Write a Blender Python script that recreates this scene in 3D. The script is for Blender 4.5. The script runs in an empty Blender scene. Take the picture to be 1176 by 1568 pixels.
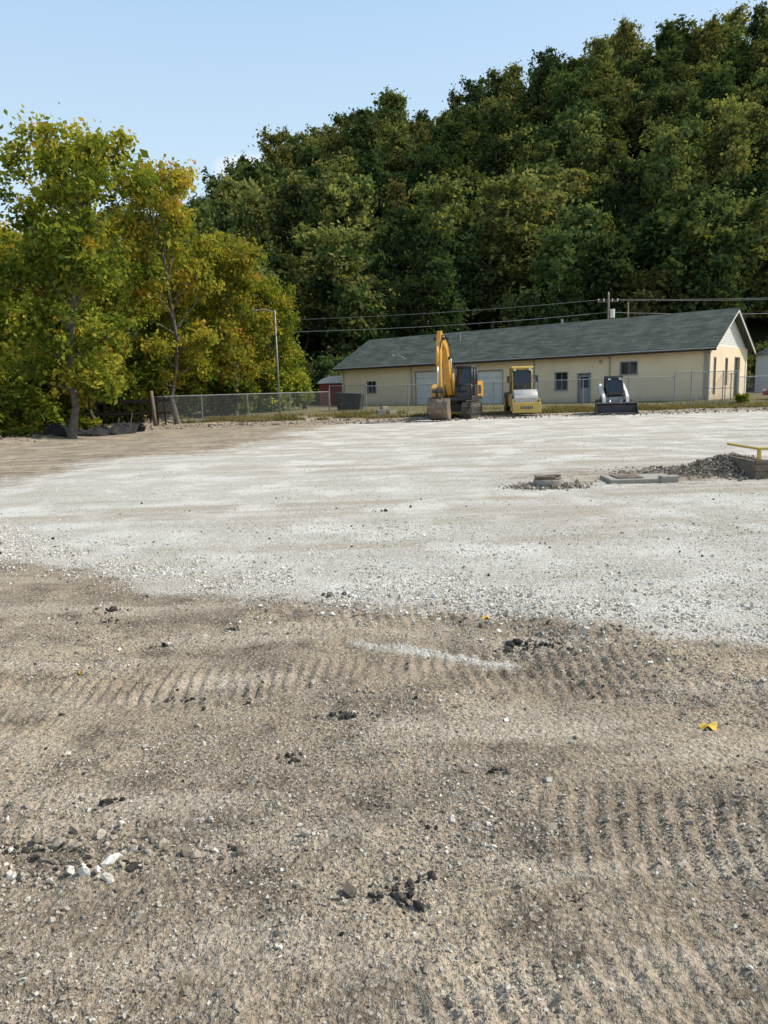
import bpy, math, numpy as np
from mathutils import Vector, Matrix
S=bpy.context.scene
S.view_settings.view_transform='Standard'; S.view_settings.look='None'; S.view_settings.exposure=0
rng=np.random.default_rng(7)
COL=S.collection

# ------------------------------------------------------------ noise
def _h(ix,iy,seed):
    n=(ix.astype(np.int64)*374761393+iy.astype(np.int64)*668265263+seed*144665)&0x7fffffff
    n=((n^(n>>13))*1274126177)&0x7fffffff
    n=(n^(n>>16))&0xffffff
    return n/float(0xffffff)
def vn(x,y,seed=0):
    ix=np.floor(x);iy=np.floor(y);fx=x-ix;fy=y-iy
    fx=fx*fx*(3-2*fx);fy=fy*fy*(3-2*fy)
    a=_h(ix,iy,seed);b=_h(ix+1,iy,seed);c=_h(ix,iy+1,seed);d=_h(ix+1,iy+1,seed)
    return (a*(1-fx)+b*fx)*(1-fy)+(c*(1-fx)+d*fx)*fy-.5
def fbm(x,y,o=4,seed=0):
    r=0;a=1;
    for i in range(o):
        r=r+a*vn(x*2**i+i*17.3,y*2**i-i*9.1,seed+i);a*=.5
    return r
def sm(t):
    t=np.clip(t,0,1);return t*t*(3-2*t)

# ------------------------------------------------------------ materials
def nmat(name):
    m=bpy.data.materials.new(name);m.use_nodes=True
    nt=m.node_tree;nt.nodes.clear()
    o=nt.nodes.new('ShaderNodeOutputMaterial')
    return m,nt,o
def N(nt,t,**k):
    n=nt.nodes.new(t)
    for a,b in k.items():
        if a in n.inputs: n.inputs[a].default_value=b
        else: setattr(n,a,b)
    return n
def ramp(nt,fac,stops,interp='LINEAR'):
    r=nt.nodes.new('ShaderNodeValToRGB');r.color_ramp.interpolation=interp
    e=r.color_ramp.elements
    while len(e)<len(stops): e.new(.5)
    for i,(p,c) in enumerate(stops):
        e[i].position=p;e[i].color=(c[0],c[1],c[2],1)
    nt.links.new(fac,r.inputs[0]);return r.outputs[0]
def mixc(nt,a,b,f,mode='MIX'):
    m=nt.nodes.new('ShaderNodeMix');m.data_type='RGBA';m.blend_type=mode
    for s,i in ((f,0),(a,6),(b,7)):
        if hasattr(s,'links'): nt.links.new(s,m.inputs[i])
        elif i==0: m.inputs[0].default_value=s
        else: m.inputs[i].default_value=(s[0],s[1],s[2],1)
    return m.outputs[2]
def math_(nt,op,a,b=None,clamp=False):
    m=nt.nodes.new('ShaderNodeMath');m.operation=op;m.use_clamp=clamp
    for s,i in ((a,0),(b,1)):
        if s is None: continue
        if hasattr(s,'links'): nt.links.new(s,m.inputs[i])
        else: m.inputs[i].default_value=s
    return m.outputs[0]
def noise(nt,co,scale,detail=4,rough=.6):
    n=N(nt,'ShaderNodeTexNoise',Scale=scale,Detail=detail,Roughness=rough)
    nt.links.new(co,n.inputs['Vector']);return n.outputs['Fac']
def simple(name,col,rough=.6,metal=0,var=.25,scale=3.,dirt=None,dirtamt=.5,bump=0.,bscale=40,spec=.5):
    m,nt,o=nmat(name)
    tc=N(nt,'ShaderNodeTexCoord');co=tc.outputs['Object']
    p=N(nt,'ShaderNodeBsdfPrincipled',Roughness=rough,Metallic=metal)
    p.inputs['Specular IOR Level'].default_value=spec
    n=noise(nt,co,scale,6,.65)
    c=ramp(nt,n,[(.3,[x*(1-var) for x in col]),(.7,[min(1,x*(1+var)) for x in col])])
    if dirt:
        n2=noise(nt,co,scale*.6+1.3,8,.7)
        f=ramp(nt,n2,[(.45,(0,0,0)),(.7,(dirtamt,)*3)])
        c=mixc(nt,c,dirt,f)
    nt.links.new(c,p.inputs['Base Color'])
    if bump:
        b=N(nt,'ShaderNodeBump',Strength=bump,Distance=.02)
        nt.links.new(noise(nt,co,bscale,4),b.inputs['Height']);nt.links.new(b.outputs[0],p.inputs['Normal'])
    nt.links.new(p.outputs[0],o.inputs[0]);return m
def glass(name):
    m,nt,o=nmat(name)
    p=N(nt,'ShaderNodeBsdfPrincipled',Roughness=.06)
    p.inputs['Base Color'].default_value=(.02,.025,.03,1);p.inputs['Specular IOR Level'].default_value=.6
    nt.links.new(p.outputs[0],o.inputs[0]);return m
def leafmat(name,stops,objvar=.3,trans=.35,hue=0.04,vlo=.72,vhi=.55,sat=1.):
    m,nt,o=nmat(name)
    at=N(nt,'ShaderNodeAttribute',attribute_name='tint')
    oi=N(nt,'ShaderNodeObjectInfo')
    f=math_(nt,'ADD',at.outputs['Fac'],math_(nt,'MULTIPLY',math_(nt,'SUBTRACT',oi.outputs['Random'],.5),objvar))
    c=ramp(nt,f,stops)
    hs=N(nt,'ShaderNodeHueSaturation')
    nt.links.new(math_(nt,'ADD',math_(nt,'MULTIPLY',math_(nt,'FRACT',math_(nt,'MULTIPLY',oi.outputs['Random'],17.3)),hue*2),.5-hue),hs.inputs['Hue'])
    nt.links.new(math_(nt,'ADD',math_(nt,'MULTIPLY',math_(nt,'FRACT',math_(nt,'MULTIPLY',oi.outputs['Random'],7.7)),vhi),vlo),hs.inputs['Value'])
    hs.inputs['Saturation'].default_value=sat
    nt.links.new(c,hs.inputs['Color']);c=hs.outputs[0]
    d=N(nt,'ShaderNodeBsdfDiffuse');t=N(nt,'ShaderNodeBsdfTranslucent')
    nt.links.new(c,d.inputs[0]);nt.links.new(mixc(nt,c,(1.25,1.2,.6),1.,'MULTIPLY'),t.inputs[0])
    x=N(nt,'ShaderNodeMixShader');x.inputs[0].default_value=trans
    nt.links.new(d.outputs[0],x.inputs[1]);nt.links.new(t.outputs[0],x.inputs[2])
    nt.links.new(x.outputs[0],o.inputs[0]);return m

M={}
M['yellow']=simple('yellow_paint',(.64,.32,.035),.45,var=.12,dirt=(.3,.22,.13),dirtamt=.6)
M['cyellow']=simple('roller_yellow',(.56,.38,.075),.55,var=.14,dirt=(.35,.28,.18),dirtamt=.65)
M['black']=simple('black_rubber_steel',(.03,.03,.032),.55,var=.3,dirt=(.16,.13,.1),dirtamt=.35)
M['track']=simple('track_steel',(.07,.062,.055),.7,var=.4,dirt=(.22,.18,.13),dirtamt=.8)
M['worn']=simple('worn_bucket_steel',(.17,.125,.09),.6,metal=.2,var=.4,scale=4,dirt=(.34,.27,.18),dirtamt=.8)
M['steel']=simple('drum_steel',(.46,.44,.41),.5,metal=.3,var=.15,dirt=(.36,.3,.24),dirtamt=.7)
M['chrome']=simple('rod_steel',(.6,.6,.6),.25,metal=.9,var=.05)
M['white']=simple('white_paint',(.74,.72,.66),.55,var=.06,dirt=(.5,.45,.37),dirtamt=.3)
M['grey']=simple('grey_paint',(.30,.30,.30),.5,var=.12,dirt=(.3,.26,.2),dirtamt=.5)
M['galv']=simple('galvanised_steel',(.30,.31,.31),.6,metal=.4,var=.15)
M['glass']=glass('dark_glass')
M['wood']=simple('weathered_wood',(.16,.12,.085),.9,var=.35,scale=8,bump=.4)
M['darkwood']=simple('dark_rail_wood',(.05,.035,.028),.9,var=.35,scale=8)
M['bark']=simple('bark',(.13,.105,.08),.95,var=.45,scale=6)
M['concrete']=simple('concrete',(.33,.30,.25),.9,var=.2,scale=5,dirt=(.2,.165,.125),dirtamt=.7,bump=.4)
M['redpaint']=simple('red_paint',(.28,.03,.025),.45,var=.15)
M['barnred']=simple('barn_red',(.24,.05,.04),.8,var=.2)
M['tarp']=simple('black_tarp',(.018,.018,.02),.8,var=.3,dirt=(.10,.08,.06),dirtamt=.4,spec=.2)
M['leafy']=simple('fallen_leaf_yellow',(.55,.36,.05),.8,var=.25,scale=20)

# ------------------------------------------------------------ mesh helpers
def npmesh(name,V,F,mats,mi=None,smooth=None,attrs=None):
    V=np.asarray(V,np.float32);F=np.asarray(F,np.int32);k=F.shape[1]
    me=bpy.data.meshes.new(name)
    me.vertices.add(len(V));me.vertices.foreach_set('co',V.ravel())
    me.loops.add(F.size);me.polygons.add(len(F))
    me.polygons.foreach_set('loop_start',np.arange(0,F.size,k,dtype=np.int32))
    me.loops.foreach_set('vertex_index',F.ravel())
    for m in mats: me.materials.append(m)
    if mi is not None: me.polygons.foreach_set('material_index',np.asarray(mi,np.int32))
    me.polygons.foreach_set('use_smooth',np.broadcast_to(False if smooth is None else smooth,(len(F),)).astype(bool))
    if attrs:
        for a,v in attrs.items():
            at=me.attributes.new(a,'FLOAT','POINT');at.data.foreach_set('value',np.asarray(v,np.float32))
    me.update(calc_edges=True);return me
def obj(name,me,parent=None,loc=(0,0,0),rot=0,scale=1):
    o=bpy.data.objects.new(name,me);COL.objects.link(o)
    o.location=loc
    o.rotation_euler=(0,0,rot) if not hasattr(rot,'__len__') else rot
    o.scale=(scale,)*3 if not hasattr(scale,'__len__') else scale
    if parent: o.parent=parent
    return o
def empty(name,loc=(0,0,0),rot=0,scale=1):
    o=obj(name,None,None,loc,rot,scale);o.empty_display_size=.5;return o
def box(c,s,ry=0,rz=0):
    v=[]
    for i in (-.5,.5):
        for j in (-.5,.5):
            for k in (-.5,.5): v.append(Vector((i*s[0],j*s[1],k*s[2])))
    R=Matrix.Rotation(rz,3,'Z')@Matrix.Rotation(ry,3,'Y')
    v=[R@p+Vector(c) for p in v]
    return v,[(0,1,3,2),(4,6,7,5),(0,4,5,1),(2,3,7,6),(0,2,6,4),(1,5,7,3)]
def bx(x0,x1,y0,y1,z0,z1): return box(((x0+x1)/2,(y0+y1)/2,(z0+z1)/2),(x1-x0,y1-y0,z1-z0))
def cyl(p0,p1,r0,r1=None,n=14):
    r1=r0 if r1 is None else r1
    p0=Vector(p0);p1=Vector(p1);d=(p1-p0).normalized()
    a=d.orthogonal().normalized();b=d.cross(a);v=[]
    for p,r in ((p0,r0),(p1,r1)):
        for i in range(n):
            t=2*math.pi*i/n;v.append(p+a*math.cos(t)*r+b*math.sin(t)*r)
    f=[(i,(i+1)%n,n+(i+1)%n,n+i) for i in range(n)]
    f+=[tuple(range(n))[::-1],tuple(range(n,2*n))]
    return v,f
def prism(prof,y0,y1):
    n=len(prof)
    v=[Vector((x,y0,z)) for x,z in prof]+[Vector((x,y1,z)) for x,z in prof]
    f=[tuple(range(n)),tuple(range(n,2*n))[::-1]]+[((i+1)%n,i,n+i,n+(i+1)%n) for i in range(n)]
    return v,f
def pipe(pts,r,n=8):
    out=[]
    for a,b in zip(pts[:-1],pts[1:]): out.append(cyl(a,b,r,n=n))
    return out
def mk(name,geos,mat,parent=None,bevel=0,smooth=False,loc=(0,0,0),rot=0):
    if isinstance(geos,tuple): geos=[geos]
    V=[];F=[]
    for v,f in geos:
        o=len(V);V+=[tuple(p) for p in v];F+=[tuple(i+o for i in q) for q in f]
    me=bpy.data.meshes.new(name);me.from_pydata(V,[],F)
    import bmesh
    bm=bmesh.new();bm.from_mesh(me);bmesh.ops.recalc_face_normals(bm,faces=bm.faces);bm.to_mesh(me);bm.free()
    me.materials.append(mat);me.update()
    o=obj(name,me,parent,loc,rot)
    if bevel:
        b=o.modifiers.new('bevel','BEVEL');b.width=bevel;b.segments=2;b.limit_method='ANGLE'
    if smooth:
        for p in me.polygons: p.use_smooth=len(p.vertices)==4
    return o

# ------------------------------------------------------------ terrain
def tracks(X,Y):
    h=np.zeros_like(X);
    for cx,cy,R,w,pitch,dep,sd in ((-1,-7,11.2,.34,.075,.015,1),(-1,-7,9.75,.34,.075,.015,2),(3.5,-9,12.6,.32,.07,.014,3),(3.5,-9,11.1,.3,.07,.014,4),
                                   (-3,13,9.3,.3,.08,.013,5),(-14,2,15.2,.3,.075,.013,6),(-14,2,16.4,.3,.075,.013,7),(1,-12,16.2,.36,.08,.014,8),(1,-12,17.4,.36,.08,.013,9)):
        dx=X-cx;dy=Y-cy;r=np.hypot(dx,dy);th=np.arctan2(dy,dx)
        al=th*R+fbm(X*2,Y*2,2,sd+70)*.03;pe=(r-R)/w
        m=sm((1-np.abs(pe))*4)*sm(vn(X*.9+sd*9,Y*.9,sd*31)*6+.5)
        bar=np.cos(2*np.pi*(al/pitch+.35*np.abs(pe)))
        h+=m*(bar*dep*.68-dep*.5)
    return h
def gravel_mask(X,Y):
    wob=fbm(X*.8,Y*.8,5,5)*.7
    near=Y-(5.45-.48*X+.03*np.minimum(X*X,60))+wob
    left=X-(-11+.22*Y)+fbm(X*.25,Y*.25,3,8)*3
    far=(43-Y)+fbm(X*.2,Y*.2,3,9)*4
    m=sm(near/.7+.45)*sm(left/5.+.45)*sm(far/5+.3)
    d=np.exp(-(((X-5.0)/2.9)**2+((Y-13.4)/1.5)**2))
    m=m*(1-.85*d)
    q=((X-.27)*.42+(Y-4.5)*.9+fbm(X*3,Y*3,2,61)*.12)/.075;l=(X-.27)/.55
    m=np.maximum(m,.75*np.exp(-q*q)*sm((1.15-np.abs(l))*3))
    return m
def terr(X,Y,fine=True):
    z=.40*sm((Y-43)/9)
    z=z-1.1*sm((-X-16.2)/5)*sm((Y-20)/8)
    xs=[-400,-120,-70,-50,-36,-24,5,30,50,100,150,400]
    hs=[5,8,12,22,41,53,58,62,71,79,84,88]
    Hc=np.interp(X,xs,hs)
    t=(Y-84)/118
    z=z+Hc*np.where(t<1,np.clip(t,0,1)**1.05,1-.35*sm((t-1)*1.2))
    far=np.interp(X,[-900,-400,-250,-100,-50,100,900],[55,85,98,116,124,140,140])
    z=np.maximum(z,far*sm((Y-330)/200)*np.where(Y<560,1,1.-.1*sm((Y-560)/300))-2*(Y<330)-1e3*(Y<250))
    if fine:
        near=sm((22-Y)/12)*sm((9-np.abs(X))/3)
        g=gravel_mask(X,Y)
        rough=.45+1.2*sm(fbm(X*.6,Y*.9,3,47)*2+.4)
        z=z+near*((1-g)*(fbm(X*1.6,Y*1.6,2,40)*.024+(fbm(X*9,Y*9,3,41)*.014+fbm(X*32,Y*32,2,43)*.008)*rough)+g*fbm(X*14,Y*14,3,42)*.008+tracks(X,Y)*(1-.75*g)
           +np.maximum(0,fbm(X*1.3,Y*1.3,2,44)-.12)*np.maximum(0,fbm(X*18,Y*18,2,45))*.17*(1-g))
        z=z+sm((Y-8)/10)*sm((60-Y)/10)*fbm(X*.35,Y*.35,3,50)*.05
        z=z+.22*np.exp(-((X+15.3-.12*(Y-33))/.9)**2)*sm((Y-24)/6)*sm((52-Y)/5)*(1+fbm(X,Y,3,51))
    return z
ys=[-6.];y=-6.
while y<700:
    y+= .25 if y<1.0 else (max(.012,.0072*y) if y<60 else .05*y*.5)
    ys.append(y)
ys=np.array(ys)
xs=[0.];x=0.
while x<900:
    x+=.017 if x<1.7 else .017*(1+(x-1.7)*.36)
    xs.append(x)
xs=np.array(xs);xs=np.concatenate([-xs[:0:-1],xs])
X,Y=np.meshgrid(xs,ys);sh=X.shape
Z=terr(X,Y)
G=gravel_mask(X,Y)
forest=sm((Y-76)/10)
grassy=np.maximum(sm((-X-15.2+.12*(Y-33))/1.4)*sm((Y-20)/4), sm((Y-45.5-vn(X*.4,Y*.4,3)*3)/3)*.75*(Y<75))
idx=np.arange(X.size).reshape(sh)
F=np.stack([idx[:-1,:-1],idx[:-1,1:],idx[1:,1:],idx[1:,:-1]],-1).reshape(-1,4)
V=np.stack([X,Y,Z],-1).reshape(-1,3)

m,nt,o=nmat('ground_mat')
tc=N(nt,'ShaderNodeTexCoord');co=tc.outputs['Object']
ag=N(nt,'ShaderNodeAttribute',attribute_name='gravel').outputs['Fac']
af=N(nt,'ShaderNodeAttribute',attribute_name='forest').outputs['Fac']
agr=N(nt,'ShaderNodeAttribute',attribute_name='grassy').outputs['Fac']
nL=noise(nt,co,.75,3,.6);nM=noise(nt,co,3.1,5,.68);nF=noise(nt,co,45,3,.75)
def streak(sx,sy,rz,sc):
    mp=N(nt,'ShaderNodeMapping');mp.inputs['Scale'].default_value=(sx,sy,1);mp.inputs['Rotation'].default_value=(0,0,rz)
    nt.links.new(co,mp.inputs[0]);return noise(nt,mp.outputs[0],sc,4,.62)
nS=streak(.5,2.0,.12,1.);nT=streak(.07,1.1,-.05,1.)
def vor(sc):
    vo=N(nt,'ShaderNodeTexVoronoi',Scale=sc);nt.links.new(co,vo.inputs['Vector'])
    vc=N(nt,'ShaderNodeSeparateColor');nt.links.new(vo.outputs['Color'],vc.inputs[0]);return vo,vc
v1,c1=vor(42.);v2,c2=vor(95.)
dirt=ramp(nt,nL,[(.34,(.235,.190,.140)),(.5,(.345,.275,.193)),(.64,(.48,.385,.265))])
dirt=mixc(nt,dirt,(.135,.108,.08),ramp(nt,nM,[(.36,(.9,)*3),(.52,(0,)*3)]))
dirt=mixc(nt,dirt,(.55,.465,.355),ramp(nt,nS,[(.50,(0,)*3),(.64,(.8,)*3)]))
dirt=mixc(nt,dirt,ramp(nt,nF,[(.3,(.4,)*3),(.5,(.95,)*3),(.7,(1.45,)*3)]),.85,'MULTIPLY')
dirt=mixc(nt,dirt,ramp(nt,c2.outputs[0],[(0,(.16,.13,.10)),(.5,(.33,.28,.21)),(1,(.56,.50,.41))]),ramp(nt,c2.outputs[1],[(.58,(0,)*3),(.68,(.65,)*3)]))
stone=ramp(nt,c1.outputs[0],[(0,(.36,.33,.28)),(.35,(.56,.52,.45)),(.8,(.70,.66,.58)),(1,(.82,.78,.70))])
stone=mixc(nt,stone,ramp(nt,c2.outputs[0],[(0,(.42,.385,.325)),(1,(.78,.74,.66))]),.5)
stone=mixc(nt,stone,(.28,.245,.195),ramp(nt,v1.outputs['Distance'],[(.45,(0,)*3),(.8,(.45,)*3)]))
grav=mixc(nt,stone,(.40,.33,.245),ramp(nt,nT,[(.40,(.65,)*3),(.54,(0,)*3)]))
grav=mixc(nt,grav,(.47,.41,.325),ramp(nt,nS,[(.37,(.5,)*3),(.53,(0,)*3)]))
grav=mixc(nt,grav,(.80,.765,.69),ramp(nt,nL,[(.48,(0,)*3),(.64,(.55,)*3)]))
gf=math_(nt,'ADD',ag,math_(nt,'MULTIPLY',math_(nt,'SUBTRACT',nM,.5),1.2),True)
gf=math_(nt,'ADD',gf,math_(nt,'MULTIPLY',math_(nt,'SUBTRACT',c1.outputs[2],.5),.35),True)
gf=ramp(nt,gf,[(.25,(0,)*3),(.75,(1,)*3)])
c=mixc(nt,dirt,grav,gf)
gs=ramp(nt,nM,[(.35,(.11,.11,.05)),(.6,(.25,.21,.11)),(.75,(.36,.29,.18))])
c=mixc(nt,c,gs,ramp(nt,math_(nt,'ADD',agr,math_(nt,'SUBTRACT',nL,.5)),[(.35,(0,)*3),(.7,(1,)*3)]))
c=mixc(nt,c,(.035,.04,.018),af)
p=N(nt,'ShaderNodeBsdfDiffuse')
nt.links.new(c,p.inputs['Color'])
hh=math_(nt,'ADD',math_(nt,'MULTIPLY',nF,2.0),math_(nt,'MULTIPLY',v1.outputs['Distance'],-.8))
b=N(nt,'ShaderNodeBump',Strength=.85,Distance=.02);nt.links.new(hh,b.inputs['Height']);nt.links.new(b.outputs[0],p.inputs['Normal'])
nt.links.new(p.outputs[0],o.inputs[0]);M['ground']=m
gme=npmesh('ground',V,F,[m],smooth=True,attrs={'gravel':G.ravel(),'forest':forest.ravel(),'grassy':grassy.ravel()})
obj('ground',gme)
del X,Y,Z,V,F

# ------------------------------------------------------------ stones
ph=(1+5**.5)/2
ICO=np.array([(-1,ph,0),(1,ph,0),(-1,-ph,0),(1,-ph,0),(0,-1,ph),(0,1,ph),(0,-1,-ph),(0,1,-ph),(ph,0,-1),(ph,0,1),(-ph,0,-1),(-ph,0,1)])/math.sqrt(1+ph*ph)
ICF=np.array([(0,11,5),(0,5,1),(0,1,7),(0,7,10),(0,10,11),(1,5,9),(5,11,4),(11,10,2),(10,7,6),(7,1,8),(3,9,4),(3,4,2),(3,2,6),(3,6,8),(3,8,9),(4,9,5),(2,4,11),(6,2,10),(8,6,7),(9,8,1)])
CUB=np.array([(i,j,k) for i in (-1,1) for j in (-1,1) for k in (-1,1)])/1.6
CUF=np.array([(0,1,3),(0,3,2),(4,6,7),(4,7,5),(0,4,5),(0,5,1),(2,3,7),(2,7,6),(0,2,6),(0,6,4),(1,5,7),(1,7,3)])
def randrot(n):
    q=rng.normal(size=(n,4));q/=np.linalg.norm(q,axis=1)[:,None];w,x,y,z=q.T
    return np.stack([1-2*(y*y+z*z),2*(x*y-z*w),2*(x*z+y*w),2*(x*y+z*w),1-2*(x*x+z*z),2*(y*z-x*w),2*(x*z-y*w),2*(y*z+x*w),1-2*(x*x+y*y)],-1).reshape(n,3,3)
def stones(name,P,r,tint,mat,sink=.25,hi=False,parent=None):
    n=len(P);r=np.asarray(r);base,fa=(ICO,ICF) if hi else (CUB,CUF);k=len(base)
    B=base[None]*(1+rng.uniform(-.3,.3,(n,k,1)))+rng.uniform(-.2,.2,(n,k,3))
    B=B*(np.array([1,.8,.6])*rng.uniform(.75,1.25,(n,1,3)))
    B=np.einsum('nij,nkj->nki',randrot(n),B)*r[:,None,None]
    z=terr(P[:,0],P[:,1])
    C=np.stack([P[:,0],P[:,1],z+r*(.5-sink)],-1)
    V=(B+C[:,None]).reshape(-1,3)
    F=(fa[None]+k*np.arange(n)[:,None,None]).reshape(-1,3)
    return obj(name,npmesh(name,V,F,[mat],attrs={'tint':np.repeat(tint,k)}),parent)
def stonemat(name,stops):
    m,nt,o=nmat(name);at=N(nt,'ShaderNodeAttribute',attribute_name='tint')
    c=ramp(nt,at.outputs['Fac'],stops)
    tc=N(nt,'ShaderNodeTexCoord')
    c=mixc(nt,c,ramp(nt,noise(nt,tc.outputs['Object'],90,2),[(.3,(.6,)*3),(.7,(1.2,)*3)]),1.,'MULTIPLY')
    p=N(nt,'ShaderNodeBsdfDiffuse')
    nt.links.new(c,p.inputs['Color']);nt.links.new(p.outputs[0],o.inputs[0]);return m
M['stone']=stonemat('gravel_stone',[(0,(.12,.098,.078)),(.3,(.25,.21,.16)),(.6,(.42,.36,.285)),(.85,(.64,.60,.52)),(1,(.80,.77,.69))])
M['asphaltlump']=stonemat('asphalt_lump',[(0,(.035,.032,.03)),(.6,(.075,.067,.058)),(1,(.17,.145,.115))])
def scatter(n,y0,y1,pw=1.):
    yy=y0*(y1/y0)**(rng.random(n)**pw);xx=rng.uniform(-1,1,n)*(.66*yy+.7);return np.stack([xx,yy],-1)
P=scatter(180000,1.15,9.5)
cl=fbm(P[:,0]*1.1,P[:,1]*1.1,5,70);g=gravel_mask(P[:,0],P[:,1])
keep=(rng.random(len(P))<np.clip(.26+cl*1.9,.04,1)*(1-g*.6));P=P[keep];g=g[keep]
r=np.exp(rng.normal(math.log(.0046),.45,len(P)))*(.75+.09*P[:,1]);r=np.clip(r,.0025,.022)
stones('loose_stones',P,r,np.clip(rng.normal(.53,.17,len(P))+g*.15,0,1),M['stone'],.35)
P=scatter(90000,4.0,26);g=gravel_mask(P[:,0],P[:,1]);cl=fbm(P[:,0]*.5,P[:,1]*1.2,4,77);keep=rng.random(len(P))<g**1.5*np.clip(.5+cl,.12,1);P=P[keep]
r=np.exp(rng.normal(math.log(.0085),.32,len(P)))*(.8+.02*P[:,1])
stones('crushed_gravel',P,r,np.clip(rng.normal(.84,.11,len(P)),0,1),M['stone'],.5)
n=11000;x_=rng.uniform(-6,3.2,n);y_=5.8-.48*x_+.03*x_*x_+rng.normal(.15,.45,n)-fbm(x_*.8,(5.6-.48*x_)*.8,4,5)*.6
P=np.stack([x_,y_],-1);P=P[fbm(x_*2,y_*2,3,12)>-.12];stones('gravel_edge_stones',P,np.exp(rng.normal(math.log(.0105),.35,len(P))),np.clip(rng.normal(.78,.16,len(P)),0,1),M['stone'],.35)
P=np.stack([rng.normal(-1.25,.36,420),rng.normal(2.50,.10,420)],-1)
r=np.clip(np.exp(rng.normal(math.log(.009),.5,420)),.004,.026)
stones('rock_cluster',P,r,np.clip(rng.normal(.5,.22,420),0,1),M['stone'],.15,True)
P=np.array([(-1.02,2.43),(-1.15,2.39),(-1.09,2.36),(-1.21,2.36),(-1.0,2.34)]);stones('pale_rocks',P,np.array([.036,.024,.024,.02,.02]),np.array([.92,.8,.85,.75,.72]),M['stone'],.1,True)
lump=[(-.93,2.40,.035),(-1.37,2.54,.04),(-1.30,2.52,.03),(-1.46,2.55,.03),(.0,2.24,.035),(.05,2.27,.04),(-.05,2.21,.035),(.03,2.17,.03),
 (-1.17,3.92,.04),(-.3,3.6,.035),(-.26,3.58,.03),(-.445,3.15,.035),(-.46,3.2,.028),(.80,4.62,.05),(.9,4.6,.06),(.98,4.63,.05),(1.05,4.6,.04),
 (0,10.2,.05),(-4.3,8.1,.06),(-1.5,4.8,.04),(-2.1,5.4,.06),(-2.2,5.7,.06),(-1.1,5.1,.03),(.45,3.0,.02),(1.2,2.7,.02),(-1.2,2.85,.04),(-.6,2.5,.02),(.6,2.2,.02),(2.3,4.1,.05),(1.6,4.9,.04),(-.4,5.9,.05)]
P=[];R=[]
for x,y,r in lump:
    for k in range(16):
        a=rng.uniform(0,6.28);q=abs(rng.normal(0,1.2))*r;P.append((x+q*math.cos(a)*1.5,y+q*math.sin(a)*.75));R.append(r*min(.75,.14*math.exp(abs(rng.normal(0,.75)))))
n0=360;P2=scatter(n0,2,12);P=np.array(P+list(map(tuple,P2)));R=np.array(R+list(np.clip(np.exp(rng.normal(math.log(.008),.4,n0))*(.6+.10*P2[:,1]),.005,.03)))
stones('asphalt_rubble',P,R,np.clip(rng.normal(.45,.35,len(R)),0,1),M['asphaltlump'],.3,True)
n=900;t=rng.random(n);yy=26+t*24;xx=-15.3+.12*(yy-33)+rng.normal(0,.5,n)
P=np.stack([xx,yy],-1);stones('edge_rubble',P,np.exp(rng.normal(math.log(.04),.5,n)),np.clip(rng.normal(.2,.15,n),0,1),M['stone'],.3)
n=2600;P=np.stack([rng.uniform(-14,27,n),40+rng.random(n)*7],-1);stones('lot_edge_stones',P,np.exp(rng.normal(math.log(.035),.5,n)),np.clip(rng.normal(.3,.2,n),0,1),M['stone'],.2)
def pile(name,cx,cy,sx,sy,hh_,n,r,mu):
    t=rng.normal(0,1,(n,2));P=np.stack([cx+t[:,0]*sx,cy+t[:,1]*sy],-1)
    ob=stones(name,P,np.full(n,r)*np.exp(rng.normal(0,.35,n)),np.clip(rng.normal(mu,.16,n),0,1),M['stone'],0)
    v=np.zeros(n*24,np.float32);ob.data.vertices.foreach_get('co',v);v=v.reshape(n,8,3)
    c=v.mean(1);up=hh_*np.exp(-(((c[:,0]-cx)/sx)**2+((c[:,1]-cy)/sy)**2)*.8);v[:,:,2]+=up[:,None]*rng.random((n,1))**.3
    ob.data.vertices.foreach_set('co',v.ravel())
pile('dark_gravel_pile',6.4,13.6,.75,.45,.30,4200,.02,.40)
pile('manhole_rubble',2.75,12.3,.30,.16,.05,900,.02,.38)

# ------------------------------------------------------------ camera
cam=bpy.data.cameras.new('camera');co_=bpy.data.objects.new('camera',cam);COL.objects.link(co_);S.camera=co_
cam.sensor_fit='VERTICAL';cam.sensor_height=36;cam.sensor_width=27;cam.lens=26;cam.clip_end=3000;cam.clip_start=.05
pt=math.radians(9.23);ro=math.radians(1.72)
r0=Vector((1,0,0));u0=Vector((0,math.sin(pt),math.cos(pt)));f0=Vector((0,math.cos(pt),-math.sin(pt)))
rr=r0*math.cos(ro)-u0*math.sin(ro);uu=r0*math.sin(ro)+u0*math.cos(ro)
co_.matrix_world=Matrix((( rr.x,uu.x,-f0.x,0),(rr.y,uu.y,-f0.y,0),(rr.z,uu.z,-f0.z,1.65),(0,0,0,1)))

# ------------------------------------------------------------ light
sd=Vector((.96,.12,0)).normalized();el=math.radians(46)
sdir=Vector((sd.x*math.cos(el),sd.y*math.cos(el),math.sin(el)))
sun=bpy.data.lights.new('sun','SUN');sun.energy=5.;sun.angle=math.radians(.5);sun.color=(1,.945,.85)
so=bpy.data.objects.new('sun',sun);COL.objects.link(so);so.rotation_euler=sdir.to_track_quat('Z','Y').to_euler();so.location=(40,20,60)
w=bpy.data.worlds.new('World');S.world=w;w.use_nodes=True;nt=w.node_tree;nt.nodes.clear()
out=N(nt,'ShaderNodeOutputWorld');bg=N(nt,'ShaderNodeBackground',Strength=.15)
sk=N(nt,'ShaderNodeTexSky');sk.sky_type='NISHITA';sk.sun_disc=False;sk.sun_elevation=el;sk.sun_rotation=math.atan2(sd.x,sd.y);sk.dust_density=1.8;sk.air_density=1.0;sk.ozone_density=1.2
tc=N(nt,'ShaderNodeTexCoord');g_=tc.outputs['Generated']
sp=N(nt,'ShaderNodeSeparateXYZ');nt.links.new(g_,sp.inputs[0])
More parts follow.
